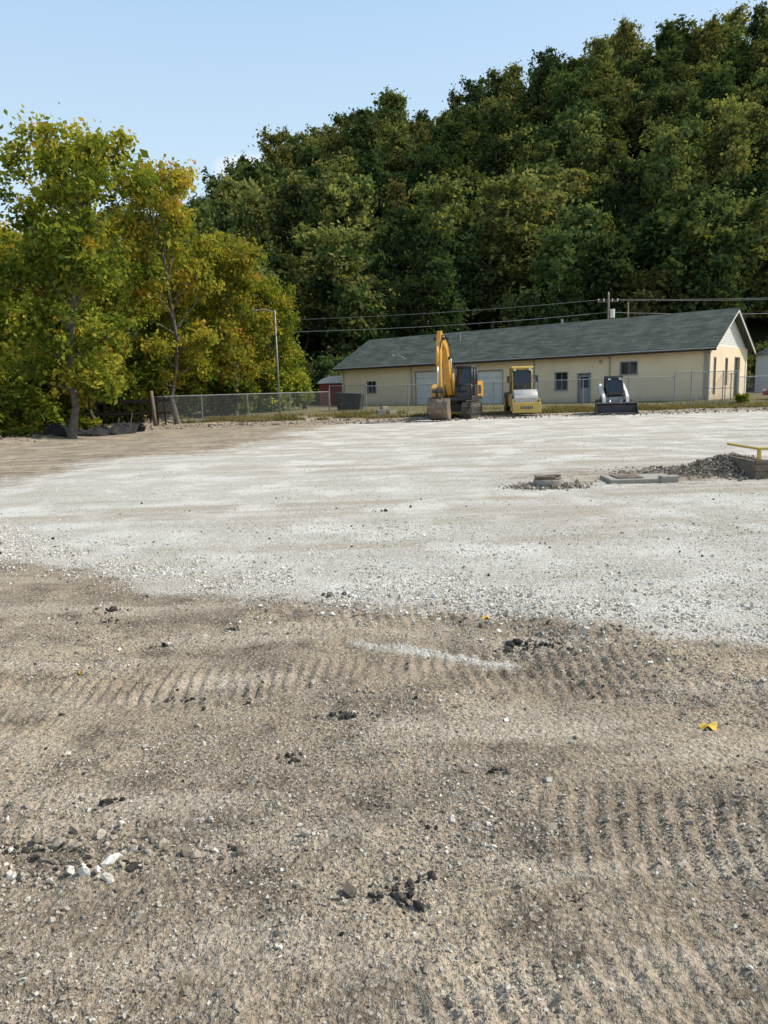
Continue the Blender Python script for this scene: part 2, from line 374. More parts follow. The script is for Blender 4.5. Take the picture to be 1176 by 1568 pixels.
hz=ramp(nt,sp.outputs[2],[(.0,(.76,.84,.88)),(.28,(.58,.76,.90)),(.55,(.36,.57,.86)),(1,(.24,.34,.50))])
hz=mixc(nt,hz,(8.,8.,8.),1.,'MULTIPLY')
sky=mixc(nt,sk.outputs[0],hz,.75)
dx=math_(nt,'DIVIDE',math_(nt,'SUBTRACT',sp.outputs[0],-.15),.05);dz=math_(nt,'DIVIDE',math_(nt,'SUBTRACT',sp.outputs[2],.272),.018)
dd=math_(nt,'SQRT',math_(nt,'ADD',math_(nt,'MULTIPLY',dx,dx),math_(nt,'MULTIPLY',dz,dz)))
dd=math_(nt,'ADD',dd,math_(nt,'MULTIPLY',math_(nt,'SUBTRACT',noise(nt,g_,28,4,.6),.5),1.6))
dd=math_(nt,'ADD',dd,math_(nt,'MULTIPLY',math_(nt,'LESS_THAN',sp.outputs[1],0),9.))
cf=ramp(nt,dd,[(.35,(.85,)*3),(.95,(0,)*3)])
nt.links.new(mixc(nt,sky,(6.2,6.4,6.6),cf),bg.inputs[0])
nt.links.new(bg.outputs[0],out.inputs[0])

# ------------------------------------------------------------ trees
def tube(pts,rads,n=6):
    pts=np.array(pts,float);k=len(pts);V=[];F=[]
    for i in range(k):
        d=pts[min(i+1,k-1)]-pts[max(i-1,0)];d/=np.linalg.norm(d)+1e-9
        a=np.cross(d,[.3,.9,.1]);a/=np.linalg.norm(a)+1e-9;b=np.cross(d,a)
        t=np.arange(n)*2*np.pi/n
        V.append(pts[i]+rads[i]*(np.cos(t)[:,None]*a+np.sin(t)[:,None]*b))
        if i:
            for j in range(n): F.append(((i-1)*n+j,(i-1)*n+(j+1)%n,i*n+(j+1)%n,i*n+j))
    return np.concatenate(V),np.array(F)
def treemesh(name,seed,H,R,base,nl,nsub,npl,leaf,cr,leafm,tr=.22,lean=0.,tintmu=.45,tintsd=.2,shape=.8,extra=0,rp=.45,topor=0.,jit=.22):
    g=np.random.default_rng(seed);V=[];F=[];off=0;C=[];
    def add(v,f):
        nonlocal off
        V.append(v);F.append(f+off);off+=len(v)
    k=9;hz=np.linspace(0,H*.93,k);wv=np.cumsum(g.normal(0,.018*H,(k,2)),0);wv[0]=0
    tp=np.stack([wv[:,0]+lean*hz,wv[:,1],hz],-1);tr_=tr*(1-hz/H)**.8+.015;tr_[0]*=1.35
    if H>3: add(*tube(tp,tr_,8))
    def tat(h): return np.array([np.interp(h,hz,tp[:,i]) for i in range(3)])
    for i in range(nl):
        q=(i+g.random())/nl;h=base*.75+(H*.90-base*.75)*q
        rel=np.clip((h-base*.75)/(H-base*.75),0,1)
        env=R*(math.sin(math.pi*(.14+.80*rel))**shape)*g.uniform(.6,1.2)
        az=i*2.399+g.normal(0,.4);el=g.uniform(.1,.55)+.75*rel
        d=np.array([math.cos(az)*math.cos(el),math.sin(az)*math.cos(el),math.sin(el)])
        p=tat(h);P=[p];L=env/max(.45,math.cos(el));L=min(L,R*1.15)
        for s in range(4):
            d=d+g.normal(0,.13,3)+np.array([0,0,.04]);d/=np.linalg.norm(d);p=p+d*L/4;P.append(p)
        P=np.array(P)
        if P[-1,2]>H*.97: P[:,2]-= (P[-1,2]-H*.97)*np.linspace(0,1,5)
        rb=tr*.42*(1-rel*.7);add(*tube(P,rb*np.linspace(1,.18,5)+.008,5))
        for s in range(nsub):
            t=g.uniform(.3,1.0) if s else 1.
            jj=t*4;i0=min(3,int(jj));a=P[i0]+(P[i0+1]-P[i0])*(jj-i0)
            dd=(P[i0+1]-P[i0]);dd=dd/np.linalg.norm(dd)+g.normal(0,.75,3)+np.array([0,0,.15]);dd/=np.linalg.norm(dd)
            ll=R*g.uniform(.12,.36);bb=a+dd*ll
            add(*tube([a,(a+bb)/2+g.normal(0,.05*ll,3),bb],[rb*.35+.006,rb*.22+.005,.006],4))
            C.append((bb,g.uniform(.6,1.3)));
            if g.random()<.6: C.append(((a+bb)/2+g.normal(0,.2,3)*cr,g.uniform(.5,.9)))
    for e in range(extra):
        rel=g.random();h=base+(H-base)*rel;az=g.uniform(0,6.28);rr_=R*(math.sin(math.pi*(.14+.80*rel))**shape)*g.random()**.5*.9
        C.append((tat(h)+np.array([math.cos(az)*rr_,math.sin(az)*rr_,0]),g.uniform(.6,1.1)))
    cen=np.array([c[0] for c in C]);cs=np.array([c[1] for c in C])
    nb=off;trunkF=sum(len(f) for f in F)
    n=len(cen)*npl;ci=np.repeat(np.arange(len(cen)),npl)
    d=g.normal(size=(n,3));d/=np.linalg.norm(d,axis=1)[:,None]
    rad=g.random(n)**rp*np.exp(g.normal(0,jit,n))
    pos=cen[ci]+d*(rad*cs[ci]*cr)[:,None]*np.array([1.15,1.15,.78])
    nn=d*.3+g.normal(0,.75,(n,3))+np.array([0,0,.45]);nn/=np.linalg.norm(nn,axis=1)[:,None]
    a=np.cross(nn,g.normal(size=(n,3)));a/=np.linalg.norm(a,axis=1)[:,None];b=np.cross(nn,a)
    s=leaf*np.exp(g.normal(0,.3,n));l=(s*.62)[:,None]*a;w_=(s*.40)[:,None]*b
    LV=np.stack([pos-l,pos+w_+l*.15,pos+l,pos-w_+l*.15],1).reshape(-1,3)
    LF=(np.arange(n*4).reshape(n,4))+nb
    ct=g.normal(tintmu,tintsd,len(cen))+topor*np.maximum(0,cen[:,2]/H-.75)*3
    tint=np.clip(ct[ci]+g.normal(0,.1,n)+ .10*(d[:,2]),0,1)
    V.append(LV);F.append(LF)
    V=np.concatenate(V);F=np.concatenate(F)
    return npmesh(name,V,F,[M['bark'],leafm],mi=np.r_[np.zeros(trunkF),np.ones(n)],smooth=np.r_[np.ones(trunkF),np.zeros(n)].astype(bool),attrs={'tint':np.r_[np.zeros(nb),np.repeat(tint,4)]})
M['lf_for']=leafmat('forest_leaves',[(.1,(.040,.066,.026)),(.4,(.085,.115,.038)),(.65,(.155,.170,.050)),(.9,(.26,.235,.070))],.62,.34,.02,.62,.95,.97)  # leaf colours lifted and slightly desaturated to stand in for haze
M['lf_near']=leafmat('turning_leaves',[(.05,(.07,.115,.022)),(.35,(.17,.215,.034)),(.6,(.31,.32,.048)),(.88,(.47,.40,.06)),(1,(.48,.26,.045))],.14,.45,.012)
M['lf_far']=leafmat('distant_hazed_leaves',[(.1,(.10,.15,.14)),(.9,(.16,.20,.15))],.4,.1,.01)  # bluish aerial haze painted into the leaf colour of the far ridge
M['grass']=leafmat('dry_grass',[(.1,(.13,.14,.04)),(.45,(.27,.24,.09)),(.9,(.48,.38,.21))],0,.3,.0)
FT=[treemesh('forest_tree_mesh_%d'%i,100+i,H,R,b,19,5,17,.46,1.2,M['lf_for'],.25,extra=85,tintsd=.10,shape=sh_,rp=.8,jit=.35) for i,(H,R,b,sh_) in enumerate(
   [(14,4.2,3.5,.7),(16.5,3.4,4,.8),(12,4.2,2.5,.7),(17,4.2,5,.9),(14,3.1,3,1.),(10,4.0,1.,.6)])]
fe=empty('hillside_forest')
cnt=0
def put(x,y,sc,k=None,par=fe,meshes=FT,wd=1.):
    global cnt
    k=rng.integers(len(meshes)) if k is None else k
    z=float(terr(np.array([x]),np.array([y]),False)[0])-.5
    obj('tree_%d'%cnt,meshes[k],par,(x,y,z),(rng.normal(0,.06),rng.normal(0,.06),rng.uniform(0,6.28)),(wd*sc*rng.uniform(.85,1.15),wd*sc*rng.uniform(.85,1.15),sc));cnt+=1
yy=62.
while yy<216:
    st=5.5+ (yy-62)*.010
    xx=-118.
    while xx<165:
        x=xx+rng.uniform(-.45,.45)*st;y=yy+rng.uniform(-.45,.45)*st;xx+=st
        if abs(x)>.58*y+7: continue
        if y<84+max(0,min(6,(x+12)*1)) and x>-15: continue
        if y<70 and x>-22: continue
        if y<84 and rng.random()<.4: continue
        sc=rng.uniform(.68,1.15)
        if y<84: sc*=.72
        put(x,y,sc)
    yy+=st*.95
for i in range(90):
    x=rng.uniform(-14,62);put(x,rng.uniform(82,88),rng.uniform(.3,.55),5)
for (x,y,s,k) in ((3.2,188,1.2,1),(7,187,1.15,1),(5,190,1.22,3),(36,192,1.15,1),(44,190,1.1,3),(60,196,1.1,3),(-20,190,1.0,3)):
    put(x,y,s,k,wd=.8)
fr=empty('distant_forest')
FT2=[]
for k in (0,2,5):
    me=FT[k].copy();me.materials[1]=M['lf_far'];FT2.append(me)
for i in range(330):
    x=rng.uniform(-350,0);y=rng.uniform(410,560);put(x,y,rng.uniform(1.0,1.5),None,fr,FT2)
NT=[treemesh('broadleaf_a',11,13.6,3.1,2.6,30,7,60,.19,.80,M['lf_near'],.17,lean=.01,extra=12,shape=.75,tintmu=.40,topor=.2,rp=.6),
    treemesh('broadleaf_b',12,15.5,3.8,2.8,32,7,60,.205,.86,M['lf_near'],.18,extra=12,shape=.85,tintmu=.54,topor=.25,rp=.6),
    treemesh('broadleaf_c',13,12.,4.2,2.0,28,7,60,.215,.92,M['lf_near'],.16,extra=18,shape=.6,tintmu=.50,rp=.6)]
def tree(x,y,k,H,w=1.,rz=0,name='broadleaf_tree'):
    h0=(13.6,15.5,12.)[k];s=H/h0
    z=float(terr(np.array([x]),np.array([y]),False)[0])-.1
    return obj(name,NT[k],None,(x,y,z),rz,(s*w,s*w,s))
tree(-13.9,33.3,0,12.7,1.0,.4)
tree(-12.4,45.5,1,14.6,.85,1.4)
tree(-9.8,50.5,2,11.0,.85,2.2)
tree(-7.6,57,2,9.0,.75,4.2)
tree(-18.6,35.5,0,10.6,1.0,3.0)
tree(-19,41,2,11.,.95,.3)
tree(-15.3,40.5,2,9.8,.72,5.)
tree(-11.6,58,1,11.4,.85,3.3)
tree(-17,50,1,12.4,.95,.2)
tree(-23,47,1,13.,1.0,2.6)
tree(-16,61,2,11.5,1.1,1.6)
SH=treemesh('shrub_mesh',31,2.2,1.3,.2,12,4,60,.15,.42,M['lf_near'],.05,extra=16,shape=.5,tintmu=.40)
for i,(x,y,s) in enumerate([(-16.6,33,.9),(-17,31.5,.8),(-15.6,46,1.1),(-15,47.5,1.2),(-13.9,35.8,.35),(-13.4,48,.8),(-17.5,37,1.1),(-18.5,40,1.4),(-8.,60,1.4),(-9,62,1.9),(-8.8,57,1.3),(-11,54,1.4),(-10,52,.9),(26.3,47.6,.4),(22.8,47.2,.3),(-13.2,50,1.4),(-17.6,47,1.5),(-13.5,53,1.6),(-19.5,46,1.6)]):
    z=float(terr(np.array([x]),np.array([y]),False)[0])-.1
    obj('shrub',SH,None,(x,y,z),rng.uniform(0,6),(s*1.15,s*1.15,s))
def grassmesh(name,P,hgt):
    n=len(P);z=terr(P[:,0],P[:,1]);B=np.stack([P[:,0],P[:,1],z-.01],-1)
    a=rng.uniform(0,6.28,n);wd=np.stack([np.cos(a),np.sin(a),a*0],-1)*(.012+.006*rng.random(n))[:,None]*1.3
    tip=np.stack([rng.normal(0,.35,n),rng.normal(0,.35,n),np.ones(n)],-1)*(hgt*rng.uniform(.4,1.2,n))[:,None]
    V=np.stack([B-wd,B+wd,B+tip*.6+wd*.7,B+tip],1).reshape(-1,3);F=np.arange(4*n).reshape(n,4)
    return obj(name,npmesh(name,V,F,[M['grass']],attrs={'tint':np.repeat(np.clip(rng.normal(.55,.22,n)+fbm(P[:,0]*.5,P[:,1]*.5,2,93)*.5,0,1),4)}))
n=36000;y_=27+rng.random(n)*24;x_=-15.6+.12*(y_-33)-np.abs(rng.normal(0,1.2,n));P=np.stack([x_,y_],-1);P=P[fbm(P[:,0],P[:,1],3,90)>-.15]
P2=np.stack([rng.uniform(-13,30,50000),45.2+np.abs(rng.normal(0,1.8,50000))],-1);k=fbm(P2[:,0]*.5,P2[:,1]*.9,4,91)>.08;P2=P2[k]
P3=np.stack([rng.uniform(20,32,7000),45+np.abs(rng.normal(0,1.,7000))],-1)
P=np.concatenate([P,P2,P3]);grassmesh('grass',P,np.full(len(P),.22))

# ------------------------------------------------------------ building
A=math.atan2(-.626,.78)
m,nt,o=nmat('cream_block')
tc=N(nt,'ShaderNodeTexCoord');co=tc.outputs['Object']
c=ramp(nt,noise(nt,co,.8,6,.6),[(.3,(.75,.59,.38)),(.7,(.84,.68,.46))])
sz=N(nt,'ShaderNodeSeparateXYZ');nt.links.new(co,sz.inputs[0])
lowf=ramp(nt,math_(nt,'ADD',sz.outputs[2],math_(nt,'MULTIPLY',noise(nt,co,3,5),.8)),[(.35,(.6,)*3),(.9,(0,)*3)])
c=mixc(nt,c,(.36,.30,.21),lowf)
zz=math_(nt,'FRACT',math_(nt,'DIVIDE',sz.outputs[2],.2));j=math_(nt,'LESS_THAN',zz,.07)
c=mixc(nt,c,(.42,.35,.24),math_(nt,'MULTIPLY',j,.35))
p=N(nt,'ShaderNodeBsdfPrincipled',Roughness=.85);nt.links.new(c,p.inputs['Base Color']);nt.links.new(p.outputs[0],o.inputs[0]);M['cream']=m
m,nt,o=nmat('roof_shingle')
tc=N(nt,'ShaderNodeTexCoord');co=tc.outputs['Object']
br=N(nt,'ShaderNodeTexBrick',Scale=1.);br.inputs['Brick Width'].default_value=.9;br.inputs['Row Height'].default_value=.16;br.inputs['Mortar Size'].default_value=.012
br.inputs['Color1'].default_value=(.072,.082,.068,1);br.inputs['Color2'].default_value=(.115,.127,.108,1);br.inputs['Mortar'].default_value=(.045,.05,.045,1)
nt.links.new(co,br.inputs[0])
c=mixc(nt,br.outputs[0],ramp(nt,noise(nt,co,.9,5,.65),[(.3,(.7,)*3),(.7,(1.25,)*3)]),1.,'MULTIPLY')
p=N(nt,'ShaderNodeBsdfDiffuse');nt.links.new(c,p.inputs['Color']);nt.links.new(p.outputs[0],o.inputs[0]);M['roof']=m
B=empty('long_commercial_building',(-3.7,72.6,.40),A)
L_,W_,HW,HR=33.7,10.2,3.75,6.35
def wallseg(name,openings,length,front=True,y=0,t=.25,mat=None):
    g=[];ops=sorted(openings);x=0
    def a(x0,x1,z0,z1):
        if x1-x0<1e-4 or z1-z0<1e-4: return
        g.append(bx(x0,x1,y,y+t,z0,z1) if front else bx(y-t,y,x0,x1,z0,z1))
    for x0,x1,z0,z1 in ops:
        a(x,x0,-.6,HW);a(x0,x1,-.6,z0);a(x0,x1,z1,HW);x=x1
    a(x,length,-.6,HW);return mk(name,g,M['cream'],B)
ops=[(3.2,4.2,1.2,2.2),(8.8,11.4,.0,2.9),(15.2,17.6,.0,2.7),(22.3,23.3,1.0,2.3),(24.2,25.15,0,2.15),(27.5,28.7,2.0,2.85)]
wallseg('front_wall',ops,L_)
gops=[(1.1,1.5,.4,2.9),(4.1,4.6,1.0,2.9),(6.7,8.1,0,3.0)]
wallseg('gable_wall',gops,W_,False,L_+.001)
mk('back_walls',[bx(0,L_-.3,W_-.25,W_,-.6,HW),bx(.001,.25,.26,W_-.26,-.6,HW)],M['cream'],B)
mk('garage_door',[bx(8.8,11.4,.12,.18,i*.58,i*.58+.565) for i in range(5)]+[bx(15.2,17.6,.12,.18,i*.54,i*.54+.525) for i in range(5)],M['white'],B,.01)
mk('window_glass',[bx(3.2,4.2,.14,.16,1.2,2.2),bx(22.3,23.3,.14,.16,1.0,2.3),bx(27.5,28.7,.14,.16,2.0,2.85),bx(24.38,24.97,.105,.125,1.1,1.9)]+
   [bx(L_-.16,L_-.14,a,b,c,d) for a,b,c,d in gops],M['glass'],B)
mk('entry_door',[bx(24.25,25.1,.13,.17,0,2.1)],M['grey'],B)
fr_=[]
for x0,x1,z0,z1 in ops:
    fr_+=[bx(x0-.08,x0,-.025,.1,z0,z1+.08),bx(x1,x1+.08,-.025,.1,z0,z1+.08),bx(x0,x1,-.025,.1,z1,z1+.08)]
    if z0>0: fr_+=[bx(x0-.1,x1+.1,-.06,.1,z0-.08,z0-.002),bx((x0+x1)/2-.02,(x0+x1)/2+.02,.09,.13,z0,z1)]
for x0,x1,z0,z1 in gops:
    fr_+=[bx(L_-.1,L_+.03,x0-.08,x0,z0,z1+.08),bx(L_-.1,L_+.03,x1,x1+.08,z0,z1+.08),bx(L_-.1,L_+.03,x0,x1,z1,z1+.08)]
mk('trim',fr_,M['grey'],B)
mk('gable_corner_trim',[bx(L_+.004,L_+.06,W_-.3,W_+.02,-.2,HW),bx(L_+.004,L_+.06,-.02,.1,-.2,HW)],M['white'],B)
sid=[]
for xx_ in (0.02,L_-.20):
    nrow=14
    for i in range(nrow):
        z0=HW+(HR-HW)*i/nrow;z1=HW+(HR-HW)*(i+1)/nrow-.012
        y0=(W_/2)*(i/nrow);y1=(W_/2)*((i+1)/nrow)
        v,f=prism([(y0+.05,z0),(W_-y0-.05,z0),(W_-y1-.04,z1),(y1+.04,z1)],0,.16+.0)
        sid.append(([Vector((xx_+p.y+ .02*(1 if p.z==z0 and xx_>1 and p.y>0 else 0),p.x,p.z)) for p in v],f))
mk('gable_siding',sid,M['white'],B)
oh=.55;th=.14;sl=(HR-HW)/(W_/2)
def slab(y0,z0,y1,z1,x0,x1,t):
    v=[];
    for x in (x0,x1): v+=[Vector((x,y0,z0)),Vector((x,y1,z1)),Vector((x,y1,z1+t)),Vector((x,y0,z0+t))]
    return v,[(0,1,2,3),(4,7,6,5),(0,4,5,1),(1,5,6,2),(2,6,7,3),(3,7,4,0)]
def roofpart(name,sgn):
    ang=math.atan(sl);ln=math.hypot(W_/2+oh,(W_/2+oh)*sl)
    e=mk(name,[bx(0,L_+1.1,0,ln,0,th)],M['roof'],B)
    if sgn>0: e.location=(-.55,-oh,HW-oh*sl+.02);e.rotation_euler=(ang,0,0)
    else: e.location=(L_+.55,W_+oh,HW-oh*sl+.02);e.rotation_euler=(ang,0,math.pi)
roofpart('roof_front',1);roofpart('roof_back',-1)
mk('fascia',[bx(-.56,L_+.56,-oh-.05,-oh-.004,HW-oh*sl-.12,HW-oh*sl+.12)],M['darkwood'],B)
mk('gutter',pipe([(-.5,-oh-.11,HW-oh*sl+.08),(L_+.5,-oh-.11,HW-oh*sl+.05)],.05),M['grey'],B)
rk=[]
for s in (1,-1):
    y0=-oh if s>0 else W_+oh
    rk.append(slab(y0,HW-oh*sl-.14,W_/2,HR-.12,L_+.50,L_+.545,.14))
mk('rake_board',rk,M['white'],B)
dsp=[]
for x in (.3,8.4,20.5,26.7,33.4): dsp+=pipe([(x,-oh-.1,HW-.25),(x,-.06,HW-.55),(x,-.06,.05)],.05)
mk('downspout',dsp,M['grey'],B)
mk('roof_vent',[cyl((11.5,3.2,5.1),(11.5,3.2,6.2),.07),cyl((11.5,3.2,6.2),(11.5,3.2,6.3),.12),cyl((20,6,5),(20,6,6.9),.1)],M['galv'],B)
mk('wall_lights',[bx(12.9,13.15,-.16,-.005,3.0,3.2),bx(25.9,26.1,-.16,-.005,2.9,3.1),bx(18.6,18.9,-.2,-.005,1.2,1.7)],M['grey'],B,.01)
mk('floodlights',pipe([(8.2,-.6,4.05),(7.6,-.9,4.5),(7.0,-1.0,4.5)],.03)+[box((7.0,-1.0,4.45),(.35,.25,.15))],M['grey'],B)

R_=empty('red_barn',(-6.3,78,.4),.1,1.2)
mk('walls',[bx(0,3.6,0,4,0,1.9)],M['barnred'],R_)
arc=[(0-.15,1.9)]+[(1.8-1.95*math.cos(t),1.9+.65*math.sin(t)) for t in np.linspace(.1,math.pi-.1,12)]+[(3.75,1.9)]
mk('curved_roof',[prism(arc,-.15,4.15)],M['white'],R_,smooth=False)
mk('door',[bx(2.0,2.9,-.04,-.004,0,1.5)],M['white'],R_)
Hh=empty('white_shed',(39.6,76,.4),-.1)
mk('walls',[bx(0,4,0,4,0,3.9)],M['white'],Hh)
mk('roof',[prism([(-.3,3.902),(4.3,3.902),(2,5.)],-.3,4.3)],M['roof'],Hh)
mk('windows',[bx(.5,1.2,-.03,-.004,2.6,3.3),bx(.5,2.2,-.03,-.004,0,2)],M['glass'],Hh)

# ------------------------------------------------------------ chain link fence
m,nt,o=nmat('chain_link')
tc=N(nt,'ShaderNodeTexCoord');sp=N(nt,'ShaderNodeSeparateXYZ');nt.links.new(tc.outputs['Object'],sp.inputs[0])
def lines(a):
    f=math_(nt,'FRACT',math_(nt,'DIVIDE',a,.075));return math_(nt,'LESS_THAN',f,.085)
l1=lines(math_(nt,'ADD',sp.outputs[0],sp.outputs[2]));l2=lines(math_(nt,'ADD',math_(nt,'SUBTRACT',sp.outputs[0],sp.outputs[2]),50.))
al=math_(nt,'MAXIMUM',l1,l2)
tr_=N(nt,'ShaderNodeBsdfTransparent');p=N(nt,'ShaderNodeBsdfDiffuse');p.inputs['Color'].default_value=(.22,.225,.225,1)
mx=N(nt,'ShaderNodeMixShader');nt.links.new(al,mx.inputs[0]);nt.links.new(tr_.outputs[0],mx.inputs[1]);nt.links.new(p.outputs[0],mx.inputs[2]);nt.links.new(mx.outputs[0],o.inputs[0]);M['link']=m
def fence(p0,p1,h,step=2.9,gate=False,name='chain_link_fence'):
    dx_,dy_=p1[0]-p0[0],p1[1]-p0[1];L=math.hypot(dx_,dy_);z=float(terr(np.array([(p0[0]+p1[0])/2.]),np.array([(p0[1]+p1[1])/2.]),False)[0])
    e=empty(name,(p0[0],p0[1],z),math.atan2(dy_,dx_));n=max(1,round(L/step))
    mk('mesh',[([Vector((0,0,.05)),Vector((L,0,.05)),Vector((L,0,h)),Vector((0,0,h))],[(0,1,2,3)])],M['link'],e)
    g=[cyl((L*i/n,.04,-.3),(L*i/n,.04,h+.06),.035,n=8) for i in range(n+1)]+[cyl((0,.03,h),(L,.03,h),.024,n=6)]
    if gate: g+=[cyl((0,.03,.1),(L,.03,.1),.022,n=6),cyl((0,.03,h*.5),(L,.03,h*.5),.022,n=6)]
    mk('posts_and_rail',g,M['galv'],e)
fence((-13.6,44.5),(-3.6,52.5),1.5)
fence((-3.6,52.5),(-1,50.5),1.75)
fence((-1,50.5),(18.8,47.8),1.75)
fence((18.8,47.8),(20.8,47.5),2.1,1.0,True,'fence_gate')
fence((20.8,47.5),(22.6,47.3),2.1,.9,True,'fence_gate')
fence((22.6,47.3),(31,46.5),1.75)
fence((22.6,47.3),(26,58),1.75)
e=empty('wooden_post',(-13.1,43.3,0));mk('post',[cyl((0,0,-.3),(-.12,0,2.1),.12,.1,10)],M['wood'],e,smooth=True)
e=empty('wooden_railing',(-18.4,43.6,.5),.10)
mk('rails',[bx(0,6.,0,.06,.95,1.12),bx(0,6.,0,.06,.25,.4)]+[bx(i*.43,i*.43+.09,.065,.12,-1.2,1.05) for i in range(14)],M['darkwood'],e)
z=.35;e=empty('street_lamp',(-6.9,51,z))
mk('pole',[cyl((0,0,0),(0,0,6.9),.07,.045,10)],M['galv'],e,smooth=True)
mk('arm',pipe([(0,0,6.75),(-.6,0,6.95),(-1.2,0,6.95)],.03),M['galv'],e)
mk('lamp_head',[box((-1.4,0,6.93),(.5,.2,.12))],M['grey'],e,.02)
e=empty('utility_pole',(24.2,80,.4))
mk('pole',[cyl((0,0,0),(0,0,10.6),.16,.11,10)],M['wood'],e,smooth=True)
mk('crossarm',[box((0,.15,9.9),(2.2,.1,.12))],M['wood'],e)
mk('transformer',[cyl((.42,0,8.2),(.42,0,9.1),.26,n=16)],M['white'],e,.02)
mk('insulators',[cyl((x,.15,9.96),(x,.15,10.2),.06) for x in (-1,-.45,.45,1)]+[cyl((0,0,10.6),(0,0,10.85),.06)],M['white'],e)
e=empty('utility_pole',(26.6,81,.4))
mk('pole',[cyl((0,0,0),(0,0,9.9),.12,.09,10)],M['wood'],e,smooth=True)
def wire(a,b,sag,r=.012):
    a=Vector(a);b=Vector(b);pts=[]
    for i in range(17):
        t=i/16;p=a.lerp(b,t);p.z-=4*sag*t*(1-t);pts.append(p)
    return pipe(pts,r,5)
mk('power_lines',wire((-32,76,9.4),(23.2,80.1,10.5),.7)+wire((-32,76,8.6),(24.2,80,9.2),.9,.018)+wire((23.2,80.1,10.5),(75,85,11.5),.7)+wire((24.2,80,9.2),(75,85,10.2),.9,.018)+wire((25.2,80.2,10.5),(75,86,11.8),.6),M['galv'])

# ------------------------------------------------------------ vehicles
def stadium(L,h,n=8,z0=0,tail=.12):
    r=h/2;p=[]
    for i in range(n+1):
        t=-math.pi/2+math.pi*i/n;p.append((L/2-r+r*math.cos(t),z0+r+r*math.sin(t)))
    for i in range(n+1):
        t=math.pi/2+math.pi*i/n;p.append((-L/2+r+r*math.cos(t),z0+r+r*math.sin(t)))
    return p
def trackunit(par,y0,y1,L,h,name,sh=.17):
    z0=.05
    mk(name+'_belt',[prism(stadium(L-.08,h-.08,8,z0+.03),y0+.02,y1-.02)],M['track'],par)
    P=stadium(L,h,10,z0);pts=[];
    per=[(Vector((a[0],0,a[1])),Vector((b[0],0,b[1]))) for a,b in zip(P,P[1:]+P[:1])]
    tot=sum((b-a).length for a,b in per);n=int(tot/sh);g=[]
    for i in range(n):
        s=tot*i/n
        for a,b in per:
            l=(b-a).length
            if s<=l and l>1e-6:
                p=a+(b-a)*(s/l);d=(b-a)/l;ry=-math.atan2(d.z,d.x)
                g.append(box((p.x,(y0+y1)/2,p.z),(sh*.82,y1-y0,.05),ry))
                g.append(box((p.x+d.z*.04,(y0+y1)/2,p.z-d.x*.04),(.025,y1-y0,.05),ry));break
            s-=l
    mk(name+'_shoes',g,M['track'],par)
    ym=y1+.005 if y1>0 else y0-.005;s=1 if y1>0 else -1
    r=h/2
    mk(name+'_wheels',[cyl((x,ym-s*.1,z0+r),(x,ym+s*.02,z0+r),r*.62,n=18) for x in (-L/2+r,L/2-r)]+[cyl((x,ym-s*.1,z0+.16),(x,ym+s*.02,z0+.16),.11,n=12) for x in np.linspace(-L/2+r*1.7,L/2-r*1.7,5)],M['black'],par)

ex=empty('excavator',(4.35,43.6,.03),math.radians(-108))
trackunit(ex,.72,1.26,3.5,.82,'left_track');trackunit(ex,-1.26,-.72,3.5,.82,'right_track')
mk('track_frames',[bx(-1.1,1.1,.80,1.275,.36,.6),bx(-1.1,1.1,-1.275,-.80,.36,.6),bx(-.7,.7,-.8,.8,.35,.8)],M['black'],ex,.03)
mk('slew_ring',[cyl((0,0,.78),(0,0,1.0),.62,n=24)],M['black'],ex)
up=ex
mk('house_deck',[bx(-1.9,1.35,-1.25,1.25,1.0,1.2)],M['black'],up,.02)
mk('engine_hood',[bx(-1.75,-.42,-1.24,1.24,1.2,2.05),prism([(-.40,1.2),(.95,1.2),(.95,1.75),(.5,1.95),(-.40,1.98)],-1.24,-.42)],M['yellow'],up,.06)
cw=[(-1.76,1.02),(-2.15,1.1),(-2.3,1.3),(-2.3,1.9),(-2.2,2.1),(-1.76,2.12)]
mk('counterweight',[prism(cw,-1.25,1.25)],M['yellow'],up,.08)
mk('hood_grilles',[bx(-1.5,-.6,1.241,1.255,1.35,1.85),bx(-1.5,-.6,-1.255,-1.241,1.35,1.85),cyl((-1.2,-.6,2.05),(-1.2,-.6,2.45),.07)],M['black'],up)
mk('cab_glass',[prism([(-.35,1.25),(1.28,1.25),(1.33,1.9),(1.12,2.82),(-.3,2.82)],.36,1.19)],M['glass'],up,.04)
def bar(a,b,r): return cyl(a,b,r,n=6)
cf_=[]
for y in (.34,1.21):
    pp=[(-.37,y,1.2),(1.3,y,1.2),(1.36,y,1.9),(1.14,y,2.86),(-.32,y,2.86),(-.37,y,1.2)]
    cf_+=pipe(pp,.05,6)
    cf_.append(bar((.45,y,1.2),(.42,y,2.86),.05));cf_.append(bar((-.37,y,1.85),(1.3,y,1.8),.03))
for q in ((1.3,1.2),(1.36,1.88),(1.14,2.86),(-.32,2.86),(-.37,1.2)): cf_.append(bar((q[0],.34,q[1]),(q[0],1.21,q[1]),.045))
mk('cab_frame',cf_,M['black'],up,smooth=True)
mk('cab_lower_panel',[bx(-.36,.45,1.195,1.225,1.22,1.8),bx(1.29,1.33,.36,1.19,1.2,1.45)],M['black'],up)
mk('cab_roof',[prism([(-.4,2.88),(1.2,2.88),(1.1,2.98),(-.35,3.0)],.31,1.24)],M['black'],up,.03)
boom=[(.75,1.35),(1.05,1.3),(1.45,1.9),(2.05,3.25),(2.35,3.75),(3.35,4.2),(3.4,4.42),(3.2,4.5),(2.2,4.25),(1.75,3.9),(1.35,3.0),(.8,1.75)]
mk('boom',[prism(boom,-.25,.07)],M['yellow'],up,.03)
